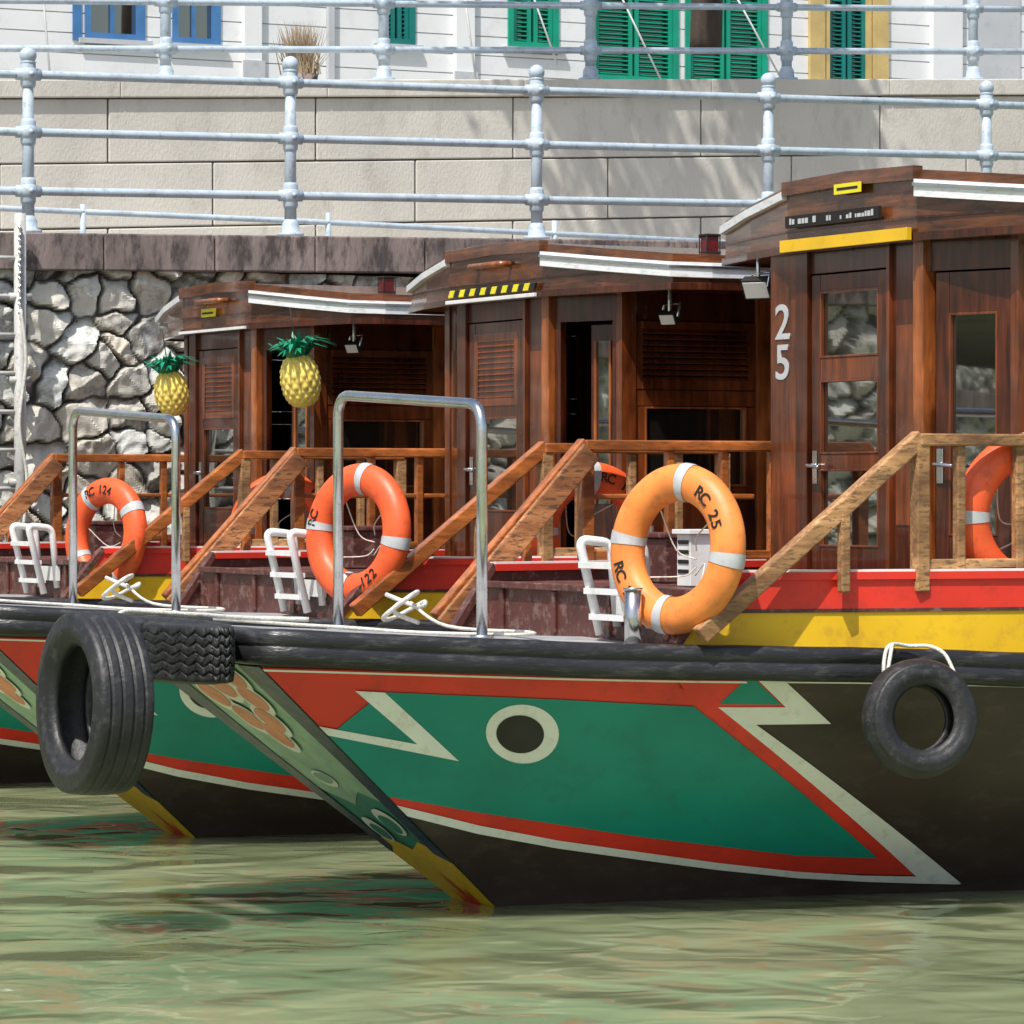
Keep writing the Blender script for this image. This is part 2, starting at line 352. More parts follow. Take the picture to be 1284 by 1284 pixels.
    for z,uu in ((1.45,.475),(1.58,.445),(1.71,.415)):
        mb.beam((uu,-.76,z),(uu,-.40,z),.07,.03,'white')
    mb.beam((.595,-.78,1.5),(.595,-.39,1.5),.03,.10,'white')
    mb.obj('boarding_ladder',root)
    # rope on deck
    mb=MB()
    mb.tube(smoothpath([(-.35,.02,1.52),(-.3,-.3,1.41),(.0,-.6,1.385),(-.15,-.75,1.38),(-.5,-.4,1.385),(-.7,0,1.40),(-1.0,.1,1.42),(-1.35,.2,1.45)],6),.009,'rope',6)
    mb.tube(smoothpath([(-.45,.1,1.56),(-.35,-.07,1.50),(-.24,.1,1.52),(-.38,.16,1.44),(-.5,.02,1.45),(-.42,-.1,1.55),(-.3,.05,1.57),(-.4,.12,1.48),(-.33,-.03,1.42)],6),.012,'rope',6)
    mb.obj('deck_rope',root)
    mb=MB(); mb.box(1.3,1.62,.35,.75,1.595,1.83,'maroon'); mb.box(1.28,1.64,.33,.77,1.831,1.86,'maroon'); mb.obj('deck_locker',root,bevel=.008)
    mb=MB(); mb.box(1.05,1.17,-.36,-.22,1.595,1.86,'white'); mb.box(1.03,1.19,-.38,-.20,1.861,1.885,'white')
    for z in (1.66,1.71,1.76,1.81): mb.box(1.044,1.0495,-.345,-.235,z,z+.02,'dark')
    if variant=='A': mb.obj('deck_vent',root,bevel=.005)
    # ------------- cabin
    cab=empty('cabin',(du,0,0),0,root)
    mb=MB(); Z0=1.595; Z1=3.34+dz
    W=[(2.4,1.2),(2.2,.6),(2.2,-.6),(2.4,-1.2)]
    def seg(p0,p1):
        p0=np.array(p0);p1=np.array(p1);d=p1-p0;Ls=np.linalg.norm(d);d=d/Ls;n=np.array([d[1],-d[0]])
        def P(s,z,o): q=p0+d*s+n*o; return (q[0],q[1],z)
        def bx(s0,s1,z0,z1,n0,n1,k):
            mb.hexa([P(s0,z0,n1),P(s1,z0,n1),P(s1,z0,n0),P(s0,z0,n0),P(s0,z1,n1),P(s1,z1,n1),P(s1,z1,n0),P(s0,z1,n0)],k)
        return Ls,P,bx
    def door(bx,P,s0,s1,zb,zt,panes,hs=None,gk='glass'):
        st=.085
        bx(s0,s0+st,zb,zt,-.035,.006,'teak'); bx(s1-st,s1,zb,zt,-.035,.006,'teak')
        z=zb
        for (a,b) in panes:
            bx(s0+st+.0005,s1-st-.0005,z,a,-.033,.003,'teakM' if z>zb else 'teak')
            bx(s0+st-.01,s1-st+.01,a-.01,b+.01,-.022,-.016,gk)
            for q0,q1,y0,y1 in ((s0+st,s0+st+.012,a,b),(s1-st-.012,s1-st,a,b),(s0+st+.012,s1-st-.012,a,a+.012),(s0+st+.012,s1-st-.012,b-.012,b)):
                bx(q0,q1,y0,y1,-.0155,.008,'teakM')
            z=b
        bx(s0+st+.0005,s1-st-.0005,z,zt,-.033,.003,'teak')
        if hs is not None:
            bx(hs-.022,hs+.022,2.12,2.30,.0065,.014,'steel')
            a=P(hs,2.22,.014);b=P(hs,2.22,.06);c=P(hs+(.12 if hs<(s0+s1)/2 else -.12),2.21,.06)
            mb.tube([a,b,c],.011,'steel',8)
    def louvre(bx,P,s0,s1,z0,z1):
        bx(s0,s1,z0,z1,-.03,-.025,'dark')  # near-black sheet paints the shadow behind the slats
        for q0,q1,y0,y1 in ((s0,s0+.05,z0,z1),(s1-.05,s1,z0,z1),(s0+.05,s1-.05,z0,z0+.05),(s0+.05,s1-.05,z1-.05,z1)): bx(q0,q1,y0,y1,-.024,.008,'teakM')
        z=z0+.065
        while z<z1-.06:
            a=np.array(P(s0+.05,z,-.004));b=np.array(P(s1-.05,z,-.004))
            nn=np.array(P(0,0,1))-np.array(P(0,0,0))
            mb.beam(a,b,.036,.007,'teakM',up=tuple(nn*.7+np.array([0,0,.7])) )
            z+=.036
    Ls,P,bx=seg(W[0],W[1]); bx(.05,Ls-.05,Z0,Z1,-.04,0,'teak'); bx(.12,Ls-.12,1.9,3.0,.001,.006,'teakM')
    Ls,P,bx=seg(W[1],W[2])
    bx(-.04,.08,Z0,Z1,-.05,.025,'teak'); bx(Ls-.05,Ls+.045,Z0,Z1,-.05,.03,'column')
    bx(.08,.88,3.16+dz,Z1,-.04,.0,'teak')
    if variant=='A': door(bx,P,.10,.86,Z0,3.15+dz,[(1.78,2.20),(2.28,2.68),(2.80,3.06+dz)],.14)
    else:
        door(bx,P,.10,.86,Z0,3.15+dz,[(1.95,2.55)],.14); louvre(bx,P,.175,.785,2.62,3.08)
    bx(.86,.89,Z0,Z1,-.04,.012,'teakM'); bx(.89,Ls-.05,Z0,Z1,-.06,-.012,'teak'); bx(.93,Ls-.09,1.9,2.95,-.0115,-.006,'teakM')
    Ls,P,bx=seg(W[2],W[3])
    bx(.04,Ls-.03,3.12+dz,Z1,-.05,0,'teak')
    if variant=='A': door(bx,P,.09,Ls-.06,Z0,3.11+dz,[(1.85,3.0)],.12)
    else:
        bx(.05,.10,Z0,3.12+dz,-.05,.004,'teak')
        bx(.10,Ls-.03,Z0,3.12+dz,-.30,-.29,'dark'); bx(.28,.50,Z0,3.10,-.12,-.08,'teak'); bx(.32,.46,2.0,3.0,-.079,-.075,'glass'); bx(.32,.335,2.0,3.0,-.0745,-.06,'column')  # near-black sheet paints the unlit cabin behind the open door
        bx(.445,.46,2.0,3.0,-.0745,-.06,'column'); bx(Ls-.1,Ls-.03,Z0,3.12+dz,-.05,0,'teak')
    for sgn in (-1,1):
        if sgn<0: Ls,P,bx=seg(W[3],(8.6,-1.2))
        else: Ls,P,bx=seg((8.6,1.2),W[0])
        S=(lambda s:s) if sgn<0 else (lambda s:Ls-s)
        def bb(s0,s1,*r):
            a,b=sorted((S(s0),S(s1))); bx(a,b,*r)
        bb(-.03,.07,Z0,Z1,-.05,.02,'teakM')
        bb(.07,Ls,3.12+dz,Z1,-.04,0,'teak'); bb(.07,Ls,Z0,2.02,-.04,.0,'teak')
        s=.07;i=0
        while s<Ls-.3:
            e=min(s+.85,Ls-.12)
            a,b=sorted((S(s),S(e)))
            if i==0:
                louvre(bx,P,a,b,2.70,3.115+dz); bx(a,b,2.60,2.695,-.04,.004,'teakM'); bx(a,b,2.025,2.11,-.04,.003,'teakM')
                w0,w1=2.11,2.595
            else:
                bx(a,b,2.95,3.115+dz,-.04,.002,'teak'); w0,w1=2.025,2.945
            bx(a,a+.07,w0,w1,-.04,.002,'teakM');bx(b-.07,b,w0,w1,-.04,.002,'teakM')
            bx(a+.06,b-.06,w0-.004,w1+.004,-.025,-.018,'glass')
            for q0,q1,y0,y1 in ((a+.07,a+.082,w0,w1),(b-.082,b-.07,w0,w1),(a+.082,b-.082,w0,w0+.012),(a+.082,b-.082,w1-.012,w1)): bx(q0,q1,y0,y1,-.017,.01,'column')
            a,b=sorted((S(e),S(e+.12))); bx(a,b,Z0,Z1,-.045,.025,'column')
            s=e+.12;i+=1
    mb.box(8.55,8.6,-1.17,1.17,Z0,Z1,'teak')
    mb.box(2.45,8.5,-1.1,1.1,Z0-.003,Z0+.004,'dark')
    mb.obj('walls',cab,bevel=.003)
    # roof
    mb=MB(); zf=3.29+dz; cz=.04 if variant=='A' else 0
    zt=lambda v:3.62+cz+dz-.135*max(0,(abs(v)-.5)/1.35)
    fr=[(2.62,1.85),(2.40,1.79),(2.25,1.25),(2.13,.65),(2.13,.3),(2.13,0),(2.13,-.3),(2.13,-.65),(2.25,-1.25),(2.40,-1.79),(2.62,-1.85)]
    rows=[[(u+(9.0-u)*k/12,v,zt(v)) for u,v in fr] for k in range(13)]
    mb.grid(rows,'teakH',False)
    mb.grid([[(u,v,zf) for u,v in fr],[(9.0,v,zf) for u,v in fr]],'teak',False)
    def fascia(path,off,za,zb_,k):
        rows=[]
        for i,(u,v) in enumerate(path):
            q0=path[max(i-1,0)];q1=path[min(i+1,len(path)-1)];d=Vector((q1[0]-q0[0],q1[1]-q0[1])).normalized();n=Vector((d.y,-d.x))
            a=za(v) if callable(za) else za; b=zb_(v) if callable(zb_) else zb_
            rows.append([(u-n.x*.03,v-n.y*.03,a),(u+n.x*off,v+n.y*off,a),(u+n.x*off,v+n.y*off,b),(u-n.x*.03,v-n.y*.03,b)])
        mb.grid(rows,k,False,wrapj=True); mb.add(rows[0],[(0,1,2,3)],k); mb.add(rows[-1],[(3,2,1,0)],k)
    full=[(9.0,1.85)]+fr+[(9.0,-1.85)]
    fascia(full,.0,zf,lambda v:zt(v),'teakH')
    fascia(full,.022,zf-.015,zf+.028,'teak')
    fascia(full,.010,zf+.10,zf+.112,'teak')
    far=[(9,1.85),(2.62,1.85),(2.40,1.79),(2.25,1.25),(2.133,.66)]
    near=[(2.133,-.66),(2.25,-1.25),(2.40,-1.79),(2.62,-1.85),(9,-1.85)]
    fascia(far,.035,lambda v:zt(v)-.075,lambda v:zt(v)-.03,'alu')
    fascia(near,.035,lambda v:zt(v)-.140,lambda v:zt(v)-.05,'alu')
    fascia(near,.047,lambda v:zt(v)-.085,lambda v:zt(v)-.068,'steel')
    mid=[(2.128,.66),(2.128,0),(2.128,-.66)]
    fascia(mid,.03,lambda v:zt(v)-.055,lambda v:zt(v)+.02,'teakH')
    mb.box(8.97,9.0,-1.8,1.8,zf,zf+.2,'teak')
    if variant=='A':
        mb.box(2.085,2.105,-.35,.6,3.51,3.575,'dark')
        R=random.Random(4); v=.55
        while v>-.3:
            w_=R.uniform(.012,.035)
            if R.random()<.8: mb.box(2.082,2.0845,v-w_,v,3.527,3.527+R.choice([.028,.034,.02]),'band')
            v-=w_+.009
        mb.box(2.075,2.103,-.64,.64,zf-.01,zf+.055,'yellow')
        mb.box(2.088,2.093,-.17,.10,3.66,3.715,'label'); mb.box(2.0865,2.0875,-.14,.07,3.68,3.695,'ink')
    elif variant=='B':
        for i in range(16):
            v0=-.6+i*.075; mb.hexa([(2.088,v0,zf+.03),(2.088,v0+.0745,zf+.03),(2.105,v0+.0745,zf+.03),(2.105,v0,zf+.03),(2.088,v0-.03,zf+.075),(2.088,v0+.0445,zf+.075),(2.105,v0+.0445,zf+.075),(2.105,v0-.03,zf+.075)],'label' if i%2 else 'ink')
        mb.box(2.08,2.103,-.62,.62,zf-.012,zf+.012,'white')
    else:
        mb.box(2.09,2.104,-.05,.2,zf+.10,zf+.16,'label'); mb.box(2.0885,2.0895,-.03,.18,zf+.12,zf+.135,'ink'); mb.box(2.08,2.103,-.62,.62,zf-.012,zf+.008,'white')
    if variant!='A': mb.tube(fillet([(2.12,.22,3.50+dz),(2.05,.22,3.50+dz),(2.05,-.22,3.50+dz),(2.12,-.22,3.50+dz)],.03,3),.02,'column',8)
    mb.obj('roof',cab,bevel=.003)
    mb=MB(); zz=zt(1.6)
    mb.box(2.72,2.80,-1.65,-1.57,zz-.005,zz+.10,'redlens'); mb.box(2.71,2.81,-1.66,-1.56,zz+.10,zz+.115,'dark')
    mb.box(2.71,2.81,-1.66,-1.56,zz-.01,zz+.01,'dark')
    for a in (-1.655,-1.565):
        for c in (2.715,2.805): mb.tube([(c,a,zz),(c,a,zz+.105)],.005,'dark',5)
    mb.obj('navigation_light',cab,bevel=.004)
    mb=MB()
    p=(2.27,1.20,3.12+dz) if variant=='A' else (2.60,-1.40,3.13+dz)
    mb.tube([(p[0],p[1],p[2]),(p[0],p[1],zf+.01)],.012,'steel',8)
    mb.tube([(p[0],p[1]-.10,p[2]),(p[0]+.02,p[1]-.10,p[2]+.08),(p[0]+.02,p[1]+.10,p[2]+.08),(p[0],p[1]+.10,p[2])],.008,'steel',6)
    q=.085 if variant=='A' else .055
    d=Vector((-.75,-.45,-.5)).normalized(); c=Vector(p)
    mb.beam(c-d*.03,c+d*.03,q*2,q*1.4,'dark'); mb.beam(c+d*.0305,c+d*.034,q*1.75,q*1.15,'white')
    mb.obj('floodlight',cab,bevel=.004)
    if variant=='A':
        mb=MB(); mb.box(2.19,2.215,.66,.93,1.6,3.30+dz,'teakM'); mb.obj('number_board',cab,bevel=.003)
        for ch,z in (('2',3.00),('5',2.78)):
            text(ch,.27,'band',cab,Matrix.Translation((2.1865,.795,z))@Matrix.Rotation(D(-90),4,'Z')@Matrix.Rotation(D(90),4,'X')@Matrix.Diagonal((1.25,1,1,1)),'number_digit')
    return root
D=math.radians
OA=(-.188,20.196);OB=(-2.002,24.156);OC=(-4.08,28.5)
build_boat('bumboat',OA,.1,.1,'A')
build_boat('bumboat',OB,0,0,'B')
build_boat('bumboat',OC,-.02,0,'C')
def wpos(O,u,v,z): return (O[0]+u*A2[0]+v*B2[0],O[1]+u*A2[1]+v*B2[1],z)

# ------------------------------------------------------------------ life rings
def life_ring(loc,rz,mat,label,R=.325,r=.092,tilt=0,spin=0):
    e=empty('life_ring',loc,rz); e.rotation_euler=(tilt,0,rz)
    mb=MB();N=72;n=20
    P=[[((R+r*math.cos(b))*math.cos(a), r*.82*math.sin(b), (R+r*math.cos(b))*math.sin(a)) for b in np.linspace(0,2*math.pi,n,endpoint=False)] for a in np.linspace(0,2*math.pi,N,endpoint=False)]
    mb.grid(P,mat,True,True,True)
    for c in (spin,spin+math.pi/2,spin+math.pi,spin+1.5*math.pi):
        rr=r+.004
        P=[[((R+rr*math.cos(b))*math.cos(a), rr*.82*math.sin(b), (R+rr*math.cos(b))*math.sin(a)) for b in np.linspace(0,2*math.pi,n,endpoint=False)] for a in np.linspace(c-.085,c+.085,7)]
        mb.grid(P,'band',True,True,False)
    mb.obj('ring_body',e)
    mb=MB()
    for q in range(4):
        a=spin+q*math.pi/2+.78
        mb.tube(smoothpath([((R-r)*math.cos(a),.02,(R-r)*math.sin(a)),(.10*math.cos(a+.6),.10,.10*math.sin(a+.6)-.03),(.02,.12,-.04*q)],5),.004,'rope',5)
    mb.obj('lashing_cord',e)
    for txt,a0,up in label:
        step=.15;n_=len(txt)
        for i,ch in enumerate(txt):
            if ch==' ': continue
            a=a0-(i-(n_-1)/2)*step*up
            X=Vector((math.sin(a),0,-math.cos(a)))*(1 if up>0 else -1); Y=Vector((math.cos(a),0,math.sin(a)))*(1 if up>0 else -1); Z=X.cross(Y)
            m4=Matrix(((X.x,Y.x,Z.x,R*math.cos(a)),(X.y,Y.y,Z.y,-r*.82-.001),(X.z,Y.z,Z.z,R*math.sin(a)),(0,0,0,1)))
            text(ch,.085,'ink',e,m4)
    return e
life_ring(wpos(OA,.50,-1.20,1.80),D(-44),'ringfade',[('RC 25',D(38),1),('RC 25',D(214),-1)],spin=D(-8),tilt=D(-5))
life_ring(wpos(OB,.66,-1.12,1.83),D(-44),'ringor',[('RC',D(165),1),('122',D(305),-1)],spin=D(-8),tilt=D(-5))
life_ring(wpos(OC,.83,-1.10,1.77),D(-44),'ringor',[('RC 124',D(95),1)],spin=D(32),tilt=D(-5),R=.315)
life_ring(wpos(OA,2.43,-1.36,1.95),D(27),'ringor',[('RC 25',D(60),1)],R=.33)
life_ring(wpos(OB,2.12,-1.30,1.84),D(27),'ringor',[('RC 122',D(60),1)])
life_ring(wpos(OC,2.1,-1.30,1.80),D(27),'ringor',[('RC 124',D(60),1)])

# ------------------------------------------------------------------ tyres
def tyre(name,loc,axis,R,Wd,rin,tread,mat='tyre',spin=0):
    N=288;pr=[];h=Wd/2; sh=.18*Wd
    for t in np.linspace(-1,1,41 if tread else 21): pr.append((t*(h-sh*.6),R-.006*t*t-(0 if tread else .02*t*t),1))
    side=[(h-.15*sh,R-.22*sh-(0 if tread else .02),0),(h,R-.6*sh-(0 if tread else .02),0),(h+.02*Wd,R-(R-rin)*.45,0),(h+.035*Wd,R-(R-rin)*.5,0),(h+.0*Wd,R-(R-rin)*.7,0),(h-.06*Wd,R-(R-rin)*.78,0),(h-.05*Wd,R-(R-rin)*.84,0),(h-.12*Wd,rin+.012,0),(h-.16*Wd,rin,0),(h-.26*Wd,rin+.004,0),(h-.2*Wd,rin+.03,0),(h-.10*Wd,R-(R-rin)*.5,0),(h-.14*Wd,R-.08*R,0)]
    prof=pr+side+[(-y,r,i) for y,r,i in side[::-1]]
    P=np.zeros((N,len(prof),3))
    for i in range(N):
        a=2*math.pi*i/N; sag=1+.008*math.sin(2*a+1)+.004*math.sin(5*a)
        for j,(y,r,it) in enumerate(prof):
            if it and tread=='zig':
                zz=.012*abs(((a*R/.05)%2)-1)*2-.012
                f=((y+zz)/(Wd/6))%1
                if min(f,1-f)<.11: r-=.014
                g=((a*R+abs(((y/(Wd/6))%2)-1)*.03)/.06)%1
                if g<.16: r-=.008
            elif it and tread=='rib':
                f=((y)/(Wd/5.0)+.5)%1
                if min(f,1-f)<.10: r-=.012
            P[i,j]=(r*sag*math.cos(a),y,r*sag*math.sin(a))
    mb=MB(); mb.grid(P,mat,True,True,True)
    o=mb.obj(name); o.location=loc
    if axis is not None:
        o.rotation_mode='QUATERNION'; o.rotation_quaternion=Vector((0,1,0)).rotation_difference(Vector(axis).normalized())
    return o
tyre('tyre_fender',(-1.96,18.70,1.085),(-.88,-.46,.03),.435,.27,.27,'rib')
o=tyre('tyre_fender',(-1.735,19.40,1.315),None,.45,.27,.28,'zig'); o.rotation_euler=(D(90),0,TH); o.scale=(.42,1,1.98)
tyre('tyre_fender',(1.965,19.22,.985),(.30,-.95,.10),.292,.17,.155,None)
mb=MB()
mb.tube(smoothpath([(1.80,19.27,1.16),(1.80,19.30,1.24),(1.82,19.36,1.315),(1.86,19.42,1.335),(1.94,19.46,1.325),(2.03,19.42,1.325),(2.10,19.36,1.29),(2.14,19.29,1.20)],6),.010,'rope',6)
mb.tube(smoothpath([(1.81,19.26,1.17),(1.83,19.31,1.27),(1.85,19.40,1.33),(1.87,19.55,1.325)],6),.010,'rope',6)
mb.obj('fender_rope')
mb=MB()
mb.tube(smoothpath([(-1.95,18.85,1.20),(-1.90,18.80,1.40),(-1.86,18.9,1.50),(-1.75,19.1,1.50),(-1.5,19.3,1.48),(-1.3,19.5,1.46),(-1.0,19.6,1.45)],6),.012,'rope',6)
mb.obj('fender_rope')

# ------------------------------------------------------------------ pineapple lanterns
def pineapple(loc,s=1.0):
    e=empty('pineapple_lantern',loc); mb=MB()
    P=[]
    for i in range(61):
        ph=math.pi*i/60;row=[]
        for j in range(96):
            a=2*math.pi*j/96
            k=abs(math.sin(6*a+ph*7))*abs(math.sin(6*a-ph*7))
            r=.14*s*(math.sin(ph)**.7)*(1+.10*k) if 0<i<60 else 0
            row.append((r*math.cos(a),r*math.sin(a),.20*s*math.cos(ph)))
        P.append(row)
    mb.grid(P,'pine_y',True,wrapj=True); mb.obj('body',e)
    mb=MB();R=random.Random(5)
    for i in range(110):
        a=R.uniform(0,6.28);sp=R.uniform(.1,1.3);l=R.uniform(.14,.25)*s
        d=Vector((math.cos(a),math.sin(a),0));w=Vector((-math.sin(a),math.cos(a),0))*.017*s
        p0=Vector((0,0,.14*s))+d*.04*s;p1=p0+d*l*.55*sp+Vector((0,0,l*.7));p2=p1+d*l*.5*sp+Vector((0,0,l*.35-l*.5*sp))
        mb.add([p0-w,p0+w,p1+w*1.1,p1-w*1.1,p2],[(0,1,2,3),(3,2,4)],'pine_g')
    mb.obj('leaves',e); mb=MB(); mb.tube([(0,0,.2*s),(0,0,.55*s)],.004,'ink',5); mb.obj('string',e)
    e.rotation_euler=(.1,-.14,0)
    return e
pineapple((-1.49,28.1,2.86),.95)
pineapple((-2.50,29.3,2.80),.85)

# ------------------------------------------------------------------ quay
QW=empty('quay_wall',(-3.82,31.5,0),TH)
m,nt,b=newmat('rubble_stone'); L=nt.links.new
at=nd(nt,'ShaderNodeAttribute'); at.attribute_name='stone'
sx=nd(nt,'ShaderNodeSeparateColor'); L(at.outputs['Color'],sx.inputs[0])
tc=nd(nt,'ShaderNodeTexCoord'); n1=nd(nt,'ShaderNodeTexNoise',Scale=11.0,Detail=5.0,Roughness=.75); L(tc.outputs['Object'],n1.inputs['Vector'])
cr=nd(nt,'ShaderNodeValToRGB'); e=cr.color_ramp.elements; e[0].position=.0;e[0].color=(.15,.14,.125,1);e[1].position=.62;e[1].color=(.72,.71,.67,1)
ad=nd(nt,'ShaderNodeMath',operation='MULTIPLY_ADD'); L(n1.outputs['Fac'],ad.inputs[0]); ad.inputs[1].default_value=2.0
ad2=nd(nt,'ShaderNodeMath',operation='MULTIPLY_ADD'); L(sx.outputs[0],ad2.inputs[0]); ad2.inputs[1].default_value=.5; ad2.inputs[2].default_value=-.70
L(ad2.outputs[0],ad.inputs[2]); L(ad.outputs[0],cr.inputs[0])
tint=nd(nt,'ShaderNodeMixRGB'); tint.blend_type='MULTIPLY'; tint.inputs[0].default_value=1; tr=nd(nt,'ShaderNodeValToRGB'); ee=tr.color_ramp.elements; ee[0].color=(1,.92,.80,1);ee[1].color=(.93,.98,1,1); L(sx.outputs[2],tr.inputs[0]); L(cr.outputs[0],tint.inputs[1]); L(tr.outputs[0],tint.inputs[2])
mx=nd(nt,'ShaderNodeMixRGB'); mx.inputs[1].default_value=(.05,.045,.038,1); L(sx.outputs[1],mx.inputs[0]); L(tint.outputs[0],mx.inputs[2])
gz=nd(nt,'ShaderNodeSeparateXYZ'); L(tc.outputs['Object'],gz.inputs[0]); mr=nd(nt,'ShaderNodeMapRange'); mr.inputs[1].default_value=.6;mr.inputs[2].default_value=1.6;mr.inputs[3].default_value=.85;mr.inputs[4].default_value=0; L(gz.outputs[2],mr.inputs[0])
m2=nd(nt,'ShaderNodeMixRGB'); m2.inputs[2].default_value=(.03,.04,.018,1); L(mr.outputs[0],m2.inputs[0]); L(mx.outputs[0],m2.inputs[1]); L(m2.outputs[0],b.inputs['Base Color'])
b.inputs['Roughness'].default_value=.85
bp=nd(nt,'ShaderNodeBump',Strength=.6,Distance=.02); L(n1.outputs['Fac'],bp.inputs['Height']); L(bp.outputs[0],b.inputs['Normal']); M['rubble']=m
def rubble(x0,x1,z0,z1,res,name):
    nx=int((x1-x0)/res);nz=int((z1-z0)/res)
    X,Z=np.meshgrid(np.linspace(x0,x1,nx),np.linspace(z0,z1,nz),indexing='ij')
    cs=.31;cz=.25
    gx=np.arange(math.floor(x0/cs)-3,math.ceil(x1/cs)+4);gz_=np.arange(math.floor(z0/cz)-3,math.ceil(z1/cz)+4)
    JX=rng.uniform(-.48,.48,(len(gx),len(gz_)));JZ=rng.uniform(-.48,.48,(len(gx),len(gz_)))
    C=rng.random((len(gx),len(gz_),4))
    Xw=X+.018*np.sin(9*Z+3*X)+.010*np.sin(37*Z+11*X);Zw=Z+.018*np.sin(8*X+2*Z)+.010*np.sin(33*X-9*Z)
    ix=np.floor(Xw/cs).astype(int)-gx[0];iz=np.floor(Zw/cz).astype(int)-gz_[0]
    F1=np.full(X.shape,9.);F2=np.full(X.shape,9.);A=np.zeros(X.shape,int);Bb=np.zeros(X.shape,int)
    for dx in (-2,-1,0,1,2):
        for dz in (-2,-1,0,1,2):
            a=np.clip(ix+dx,0,len(gx)-1);bb=np.clip(iz+dz,0,len(gz_)-1)
            px_=(gx[a]+.5+JX[a,bb])*cs;pz_=(gz_[bb]+.5+JZ[a,bb])*cz
            d=np.sqrt((Xw-px_)**2+((Zw-pz_)*1.1)**2)-.08*C[a,bb,3]
            nearer=d<F1
            F2=np.where(nearer,F1,np.minimum(F2,d)); A=np.where(nearer,a,A);Bb=np.where(nearer,bb,Bb);F1=np.where(nearer,d,F1)
    e_=np.clip((F2-F1-.010)/.032,0,1); e_=e_*e_*(3-2*e_)
    c=C[A,Bb]
    pxc=(gx[A]+.5+JX[A,Bb])*cs;pzc=(gz_[Bb]+.5+JZ[A,Bb])*cz
    tiltv=(Xw-pxc)*(c[...,1]-.5)*.6+(Zw-pzc)*(c[...,2]-.65)*.8
    fac=np.abs(((Xw-pxc)*(c[...,0]-.5)*2+(Zw-pzc)*(c[...,3]-.3)*2))*.45
    Y=-(e_*(.06+.035*c[...,0])+e_*tiltv-e_*fac)
    Y+= -.008*np.sin(23*X+5*np.sin(9*Z))*np.sin(19*Z+4*np.sin(13*X))*e_
    V=np.stack([X,Y,Z],-1).reshape(-1,3)
    idx=np.arange(nx*nz).reshape(nx,nz)
    F=np.stack([idx[:-1,:-1],idx[1:,:-1],idx[1:,1:],idx[:-1,1:]],-1).reshape(-1,4)
    me=bpy.data.meshes.new(name); me.from_pydata(V.tolist(),[],F.tolist()); me.materials.append(M['rubble'])
    ca=me.color_attributes.new('stone','FLOAT_COLOR','POINT')
    arr=np.stack([c[...,0],e_,c[...,1],np.ones_like(e_)],-1).reshape(-1).astype(np.float32); ca.data.foreach_set('color',arr)
    o=bpy.data.objects.new(name,me); col.objects.link(o); o.parent=QW; return o
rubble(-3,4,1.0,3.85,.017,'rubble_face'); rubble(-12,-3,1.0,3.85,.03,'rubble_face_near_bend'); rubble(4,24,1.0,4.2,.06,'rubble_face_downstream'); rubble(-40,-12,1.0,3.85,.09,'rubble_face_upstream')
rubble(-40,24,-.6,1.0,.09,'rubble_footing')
M['coping']=paint('granite_coping',(.22,.175,.16),.8,.35,2.5,.5,dirt=.85,dirtcol=(.055,.045,.045),stretch=(1,1,.35),fine=30,dlo=.46,dhi=.62)
M['concrete']=paint('sandstone_blocks',(.60,.565,.50),.85,.10,1.2,.4,dirt=.4,dirtcol=(.36,.33,.28),stretch=(1,1,.5),fine=50)
M['joint']=paint('mortar_joint',(.10,.09,.08),.9,.1,5,0)
M['paving']=paint('promenade_paving',(.34,.32,.29),.85,.12,1,.1,dirt=.3)
mb=MB()
qz=lambda t:4.115+.0176*t
t=-40.0
R=random.Random(3)
while t<24:
    l=R.uniform(.75,1.15) ; e_=t+l-.008
    dy=R.uniform(-.012,.012); z0=qz(t)-.295;z1=qz(e_)-.295
    mb.hexa([(t,-.16+dy,z0),(e_,-.16+dy,z1),(e_,.5,z1),(t,.5,z0),(t,-.16+dy,qz(t)),(e_,-.16+dy,qz(e_)),(e_,.5,qz(e_)),(t,.5,qz(t))],'coping'); t+=l
mb.obj('coping',QW,bevel=.012)
mb=MB(); mb.box(-40,24,.06,.5,-.6,3.7,'joint'); mb.obj('backing',QW)
mb=MB(); mb.hexa([(-40,.5,3.0),(24,.5,3.6),(24,3.1,3.6),(-40,3.1,3.0),(-40,.5,qz(-40)),(24,.5,qz(24)),(24,3.1,qz(24)),(-40,3.1,qz(-40))],'paving'); o=mb.obj('lower_promenade')
o.location=(-3.82,31.5,0); o.rotation_euler=(0,0,TH)

RW=empty('retaining_wall',(-5.18,34.17,0),TH); mb=MB()
rz=lambda t:5.60+.0475*t
def slab(t0,t1,y0,y1,a,b,k):
    mb.hexa([(t0,y0,rz(t0)+a),(t1,y0,rz(t1)+a),(t1,y1,rz(t1)+a),(t0,y1,rz(t0)+a),(t0,y0,rz(t0)+b),(t1,y0,rz(t1)+b),(t1,y1,rz(t1)+b),(t0,y1,rz(t0)+b)],k)
slab(-30,26,.02,.4,-2.4,-.16,'joint')
t=-30+.1
while t<26: slab(t,t+1.985,-.05,.45,-.155,0,'concrete'); t+=1.99
for row,(a,b) in enumerate(((-.72,-.165),(-1.29,-.735),(-1.86,-1.305),(-2.4,-1.875))):
    t=-30+(.02 if row%2 else 1.02)+.9
    while t<26:
        slab(t,t+1.98,-.0+R.uniform(-.004,.004),.05,a,b,'concrete'); t+=1.995
mb.obj('blocks',RW,bevel=.010)

